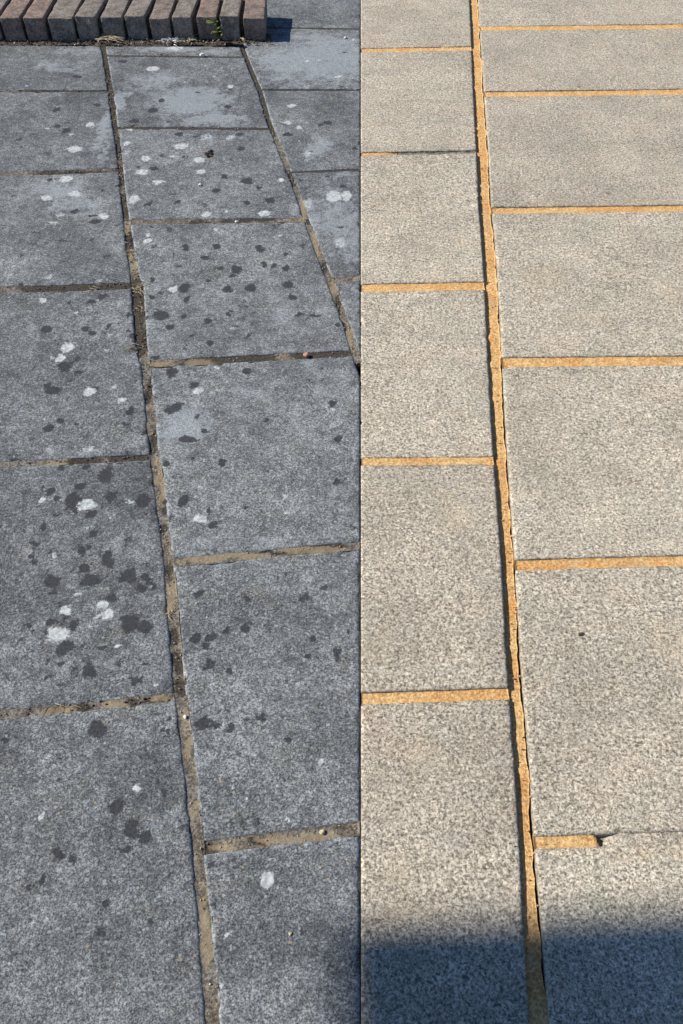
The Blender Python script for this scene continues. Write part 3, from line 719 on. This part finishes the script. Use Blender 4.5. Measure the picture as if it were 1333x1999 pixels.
def spill_cross(r):
    if r.random() < .5: t = r.choice([q for q in D0 if .2 < q.c(0) < 3.2]); X = r.uniform(.03, float(LC.L(float(t.c(.2)))))
    else: t = r.choice([q for q in D1 if .2 < q.c(.3) < 3.2]); X = r.uniform(float(LC.R(float(t.c(.3)))), .9)
    return (X, float(t.c(X)) + r.choice((-1, 1)) * (t.w / 2 + abs(r.gauss(0, .009))), .0008)
grit('sand', 420, spill, M_NEW, .0004, .0014, 'orange sand spilled beside the long fresh joint', 21)
grit('sand', 520, spill_cross, M_NEW, .0004, .0013, 'orange sand spilled beside the fresh cross joints', 22)
vt0 = [t for t in C0w[:-1] if .2 < t.c(0) < 3]; vt1 = [t for t in C1w[:-1] if .2 < t.c(0) < 3]
grit('grit', 200, in_long(LA, 1.25, 2.9, -.0012), M_SOIL, .0008, .0028, 'dark crumbs scattered in the long left joint', 1)
grit('grit', 260, in_long(LA, .15, 2.9, -.0005), M_STRAW, .0006, .0019, 'pale sandy crumbs in the long left joint', 2)
grit('grit', 200, in_long(LB, 1.3, 2.9, -.0008), M_STRAW, .0006, .0017, 'pale crumbs in the slanting joint right of the middle grey slabs', 3)
grit('grit', 260, in_cross(vt0, LZ, LA, -.001), M_OLD, .0006, .0028, 'dark crumbs in the cross joints of the left column', 4)
grit('grit', 160, in_cross(vt1, LA, SEAM, -.001), M_STRAW, .0006, .0018, 'pale crumbs in the cross joints of the middle column', 5)
grit('grit', 260, in_long(LC, .12, 3.3, -.0062), M_NEW, .0006, .0022, 'sand grains standing on the fresh orange joint', 6)
def wallfoot(r): return (r.uniform(-1.4, G(528, 90)[0]), r.uniform(wf - .01, WALL_Y + .0), r.uniform(.001, .01))
grit('grit', 300, wallfoot, M_SOIL, .001, .0045, 'soil crumbs at the foot of the brick wall', 7)
grit('grit', 70, wallfoot, M_PEB, .0008, .0028, 'whitish chips in the litter at the foot of the brick wall', 8)

def blades(name, x, y, n, length, mat, seed, label, cat, up=.35, spread=.012, thick=.0007, direction=None, group=None, z=0):
    X, Y = G(x, y); r = random.Random(seed); vs = []; fs = []
    for _ in range(n):
        a = r.uniform(0, 2 * math.pi) if direction is None else math.radians(direction) + r.gauss(0, .35)
        p = Vector((r.gauss(0, spread), r.gauss(0, spread), .001)); L = length * r.uniform(.5, 1.2)
        el_ = r.uniform(.05, up); curl = r.uniform(-1.3, 1.3); b = len(vs); seg = 7
        for q in range(seg + 1):
            t = q / seg; wd = thick * (1 - t * .8)
            d = Vector((math.cos(a), math.sin(a), 0)); nrm = Vector((-d.y, d.x, 0))
            vs.append(tuple(p + nrm * wd)); vs.append(tuple(p - nrm * wd)); vs.append(tuple(p + Vector((0, 0, wd * 1.4))))
            p = p + (d * math.cos(el_) + Vector((0, 0, math.sin(el_ * (1 - 2 * t))))) * L / seg
            p.z = max(p.z, .0006); a += curl / seg
        for q in range(seg):
            for u, v_ in ((0, 2), (2, 1), (1, 0)):
                fs.append((b + q * 3 + u, b + q * 3 + 3 + u, b + q * 3 + 3 + v_, b + q * 3 + v_))
    me = bpy.data.meshes.new(name); me.from_pydata(vs, [], fs); me.update()
    o = link(name, me, mat, None, (X, Y, z)); return tag(o, label, cat, group)
blades('dry_grass', 265, 680, 16, .030, M_STRAW, 3, 'tuft of dry straw at the long joint just above the left end of a cross joint', 'dry grass', direction=210, spread=.006)
blades('dry_grass', 262, 564, 18, .028, M_STRAW, 4, 'dry straw lying where the dark cross joint meets the long joint', 'dry grass', direction=-10, spread=.010)
blades('dry_grass', 277, 605, 14, .016, M_STRAW, 5, 'small straw tuft on the right lip of the widest part of the long joint', 'dry grass', spread=.008)
blades('dry_grass', 254, 495, 16, .018, M_STRAW, 6, 'short yellowish straw in the long joint just below its dark soil patch', 'dry grass', spread=.009)
blades('dry_grass', 331, 1199, 9, .022, M_STRAW, 7, 'thin pale root fibres across the long joint halfway down the grey slabs', 'dry grass', spread=.004)
blades('dry_grass', 182, 564, 12, .018, M_STRAW, 8, 'few straws in the dark cross joint of the left column', 'dry grass', spread=.012)
blades('dry_grass', 110, 1386, 6, .020, M_STRAW, 10, 'few straws in the lowest cross joint of the left column', 'dry grass', spread=.012)
blades('dry_grass', 198, 84, 14, .10, M_STRAW, 11, 'long dry grass stalks lying along the foot of the wall, left part', 'dry grass', direction=5, spread=.014, thick=.0016, z=.012)
blades('dry_grass', 369, 84, 10, .05, M_STRAW, 12, 'curled dry stalks at the wall foot right of the whitish web', 'dry grass', spread=.012, thick=.0016, z=.010)
blades('cobweb_litter', 335, 82, 60, .035, M_PEB, 13, 'whitish tangle of fibres against the bricks of the wall', 'litter', up=.9, spread=.016, thick=.0012, z=.006)
blades('dead_leaf', 408, 302, 22, .016, M_DEAD, 14, 'crumpled dark dead leaf litter on the middle grey slab', 'leaf litter', up=1.0, spread=.007, thick=.0035)
blades('dry_grass', 476, 82, 8, .03, M_STRAW, 16, 'short pale stalks in the wall foot near the wall end', 'dry grass', spread=.008, thick=.0016, z=.010)

# weed growing from a wall joint: stem with small toothed leaves
def weed(x, y, label):
    X, Y = G(x, y); r = random.Random(5)
    root = empty('weed', (X, Y - .004, .004)); tag(root, label, 'weed')
    vs, fs = [], []; pts = [Vector((.006 * math.sin(k * .7), -.004 - .0006 * k * k * .3, .011 * k)) for k in range(9)]
    for k, p in enumerate(pts):
        rr = .0016 * (1 - k / 11)
        for q in range(5): vs.append((p.x + rr * math.cos(q * 1.2566), p.y + rr * math.sin(q * 1.2566), p.z))
    for k in range(len(pts) - 1):
        for q in range(5): fs.append((k * 5 + q, k * 5 + (q + 1) % 5, k * 5 + 5 + (q + 1) % 5, k * 5 + 5 + q))
    me = bpy.data.meshes.new('stem'); me.from_pydata(vs, [], fs); me.update(); link('stem', me, M_GREEN, root)
    lv, lf = [], []; n = 8
    for k in range(n):
        t = k / (n - 1) * 2 - 1; wd = (1 - t * t) ** .6 * .42 * (1 + .18 * (k % 2))
        lv += [(-wd, (t + 1) / 2, -.12 * t * t + .08), (0, (t + 1) / 2, -.12 * t * t), (wd, (t + 1) / 2, -.12 * t * t + .08)]
    for k in range(n - 1):
        lf += [(k * 3, k * 3 + 1, k * 3 + 4, k * 3 + 3), (k * 3 + 1, k * 3 + 2, k * 3 + 5, k * 3 + 4)]
    lm = bpy.data.meshes.new('leaf'); lm.from_pydata(lv, [], lf); lm.update(); lm.materials.append(M_GREEN)
    for k in range(14):
        p = pts[min(8, 1 + k // 2)]
        o = link('leaf', lm, None, root, p); s = r.uniform(.016, .030); o.scale = (s, s, s)
        o.rotation_euler = (r.uniform(-.2, .9), r.uniform(-.3, .3), r.uniform(1.6, 4.7))
weed(425, 82, 'small green weed climbing out of a joint in the brick wall')

# ------------------------------------------------------------------ unseen roof, added overhead to cast the shade on the near edge
HA = 2.9                                     # height of the canopy
sh = HA / math.tan(el); dx, dy = sh * math.cos(th), -sh * math.sin(th)
e0 = Vector((*G(648, 1806), 0)); e1 = Vector((*G(1333, 1772), 0))
u = (e1 - e0).normalized(); nrm = Vector((-u.y, u.x, 0))
p0 = e0 - Vector((dx, dy, 0)); LEN, DEEP = 4.2, .85
def prism(name, pts, z0, z1, mat, parent=None, loc=(0, 0, 0)):
    n = len(pts); vs = [(x, y, z0) for x, y in pts] + [(x, y, z1) for x, y in pts]
    fs = [tuple(range(n))[::-1], tuple(range(n, 2 * n))] + [(i, (i + 1) % n, n + (i + 1) % n, n + i) for i in range(n)]
    me = bpy.data.meshes.new(name); me.from_pydata(vs, [], fs); me.update()
    return link(name, me, mat, parent, loc)
can = empty('added_shade_canopy', (p0.x, p0.y, 0)); tag(can, 'flat dark roof on back posts, added out of view to cast the near shade strip', 'added_shade_canopy')
def at(a, b): q = u * a - nrm * b; return (q.x, q.y)
def bar(name, a0, a1, b0, b1, z0, z1, mat): return prism(name, [at(a0, b0), at(a0, b1), at(a1, b1), at(a1, b0)][::-1], z0, z1, mat, can)
bar('shade_sheet', 0, LEN, 0, DEEP, HA, HA + .02, M_CANVAS)  # added sheet, placed so its shadow falls along the near edge
for k in range(6): bar('rafter', .20 + k * .78, .25 + k * .78, .02, DEEP - .08, HA - .10, HA - .002, M_METAL)
bar('beam', .19, LEN - .03, DEEP - .078, DEEP - .002, HA - .12, HA - .002, M_METAL)
for a in (.20, LEN / 2, LEN - .12): bar('post', a, a + .08, DEEP - .08, DEEP, -.05, HA - .122, M_METAL)
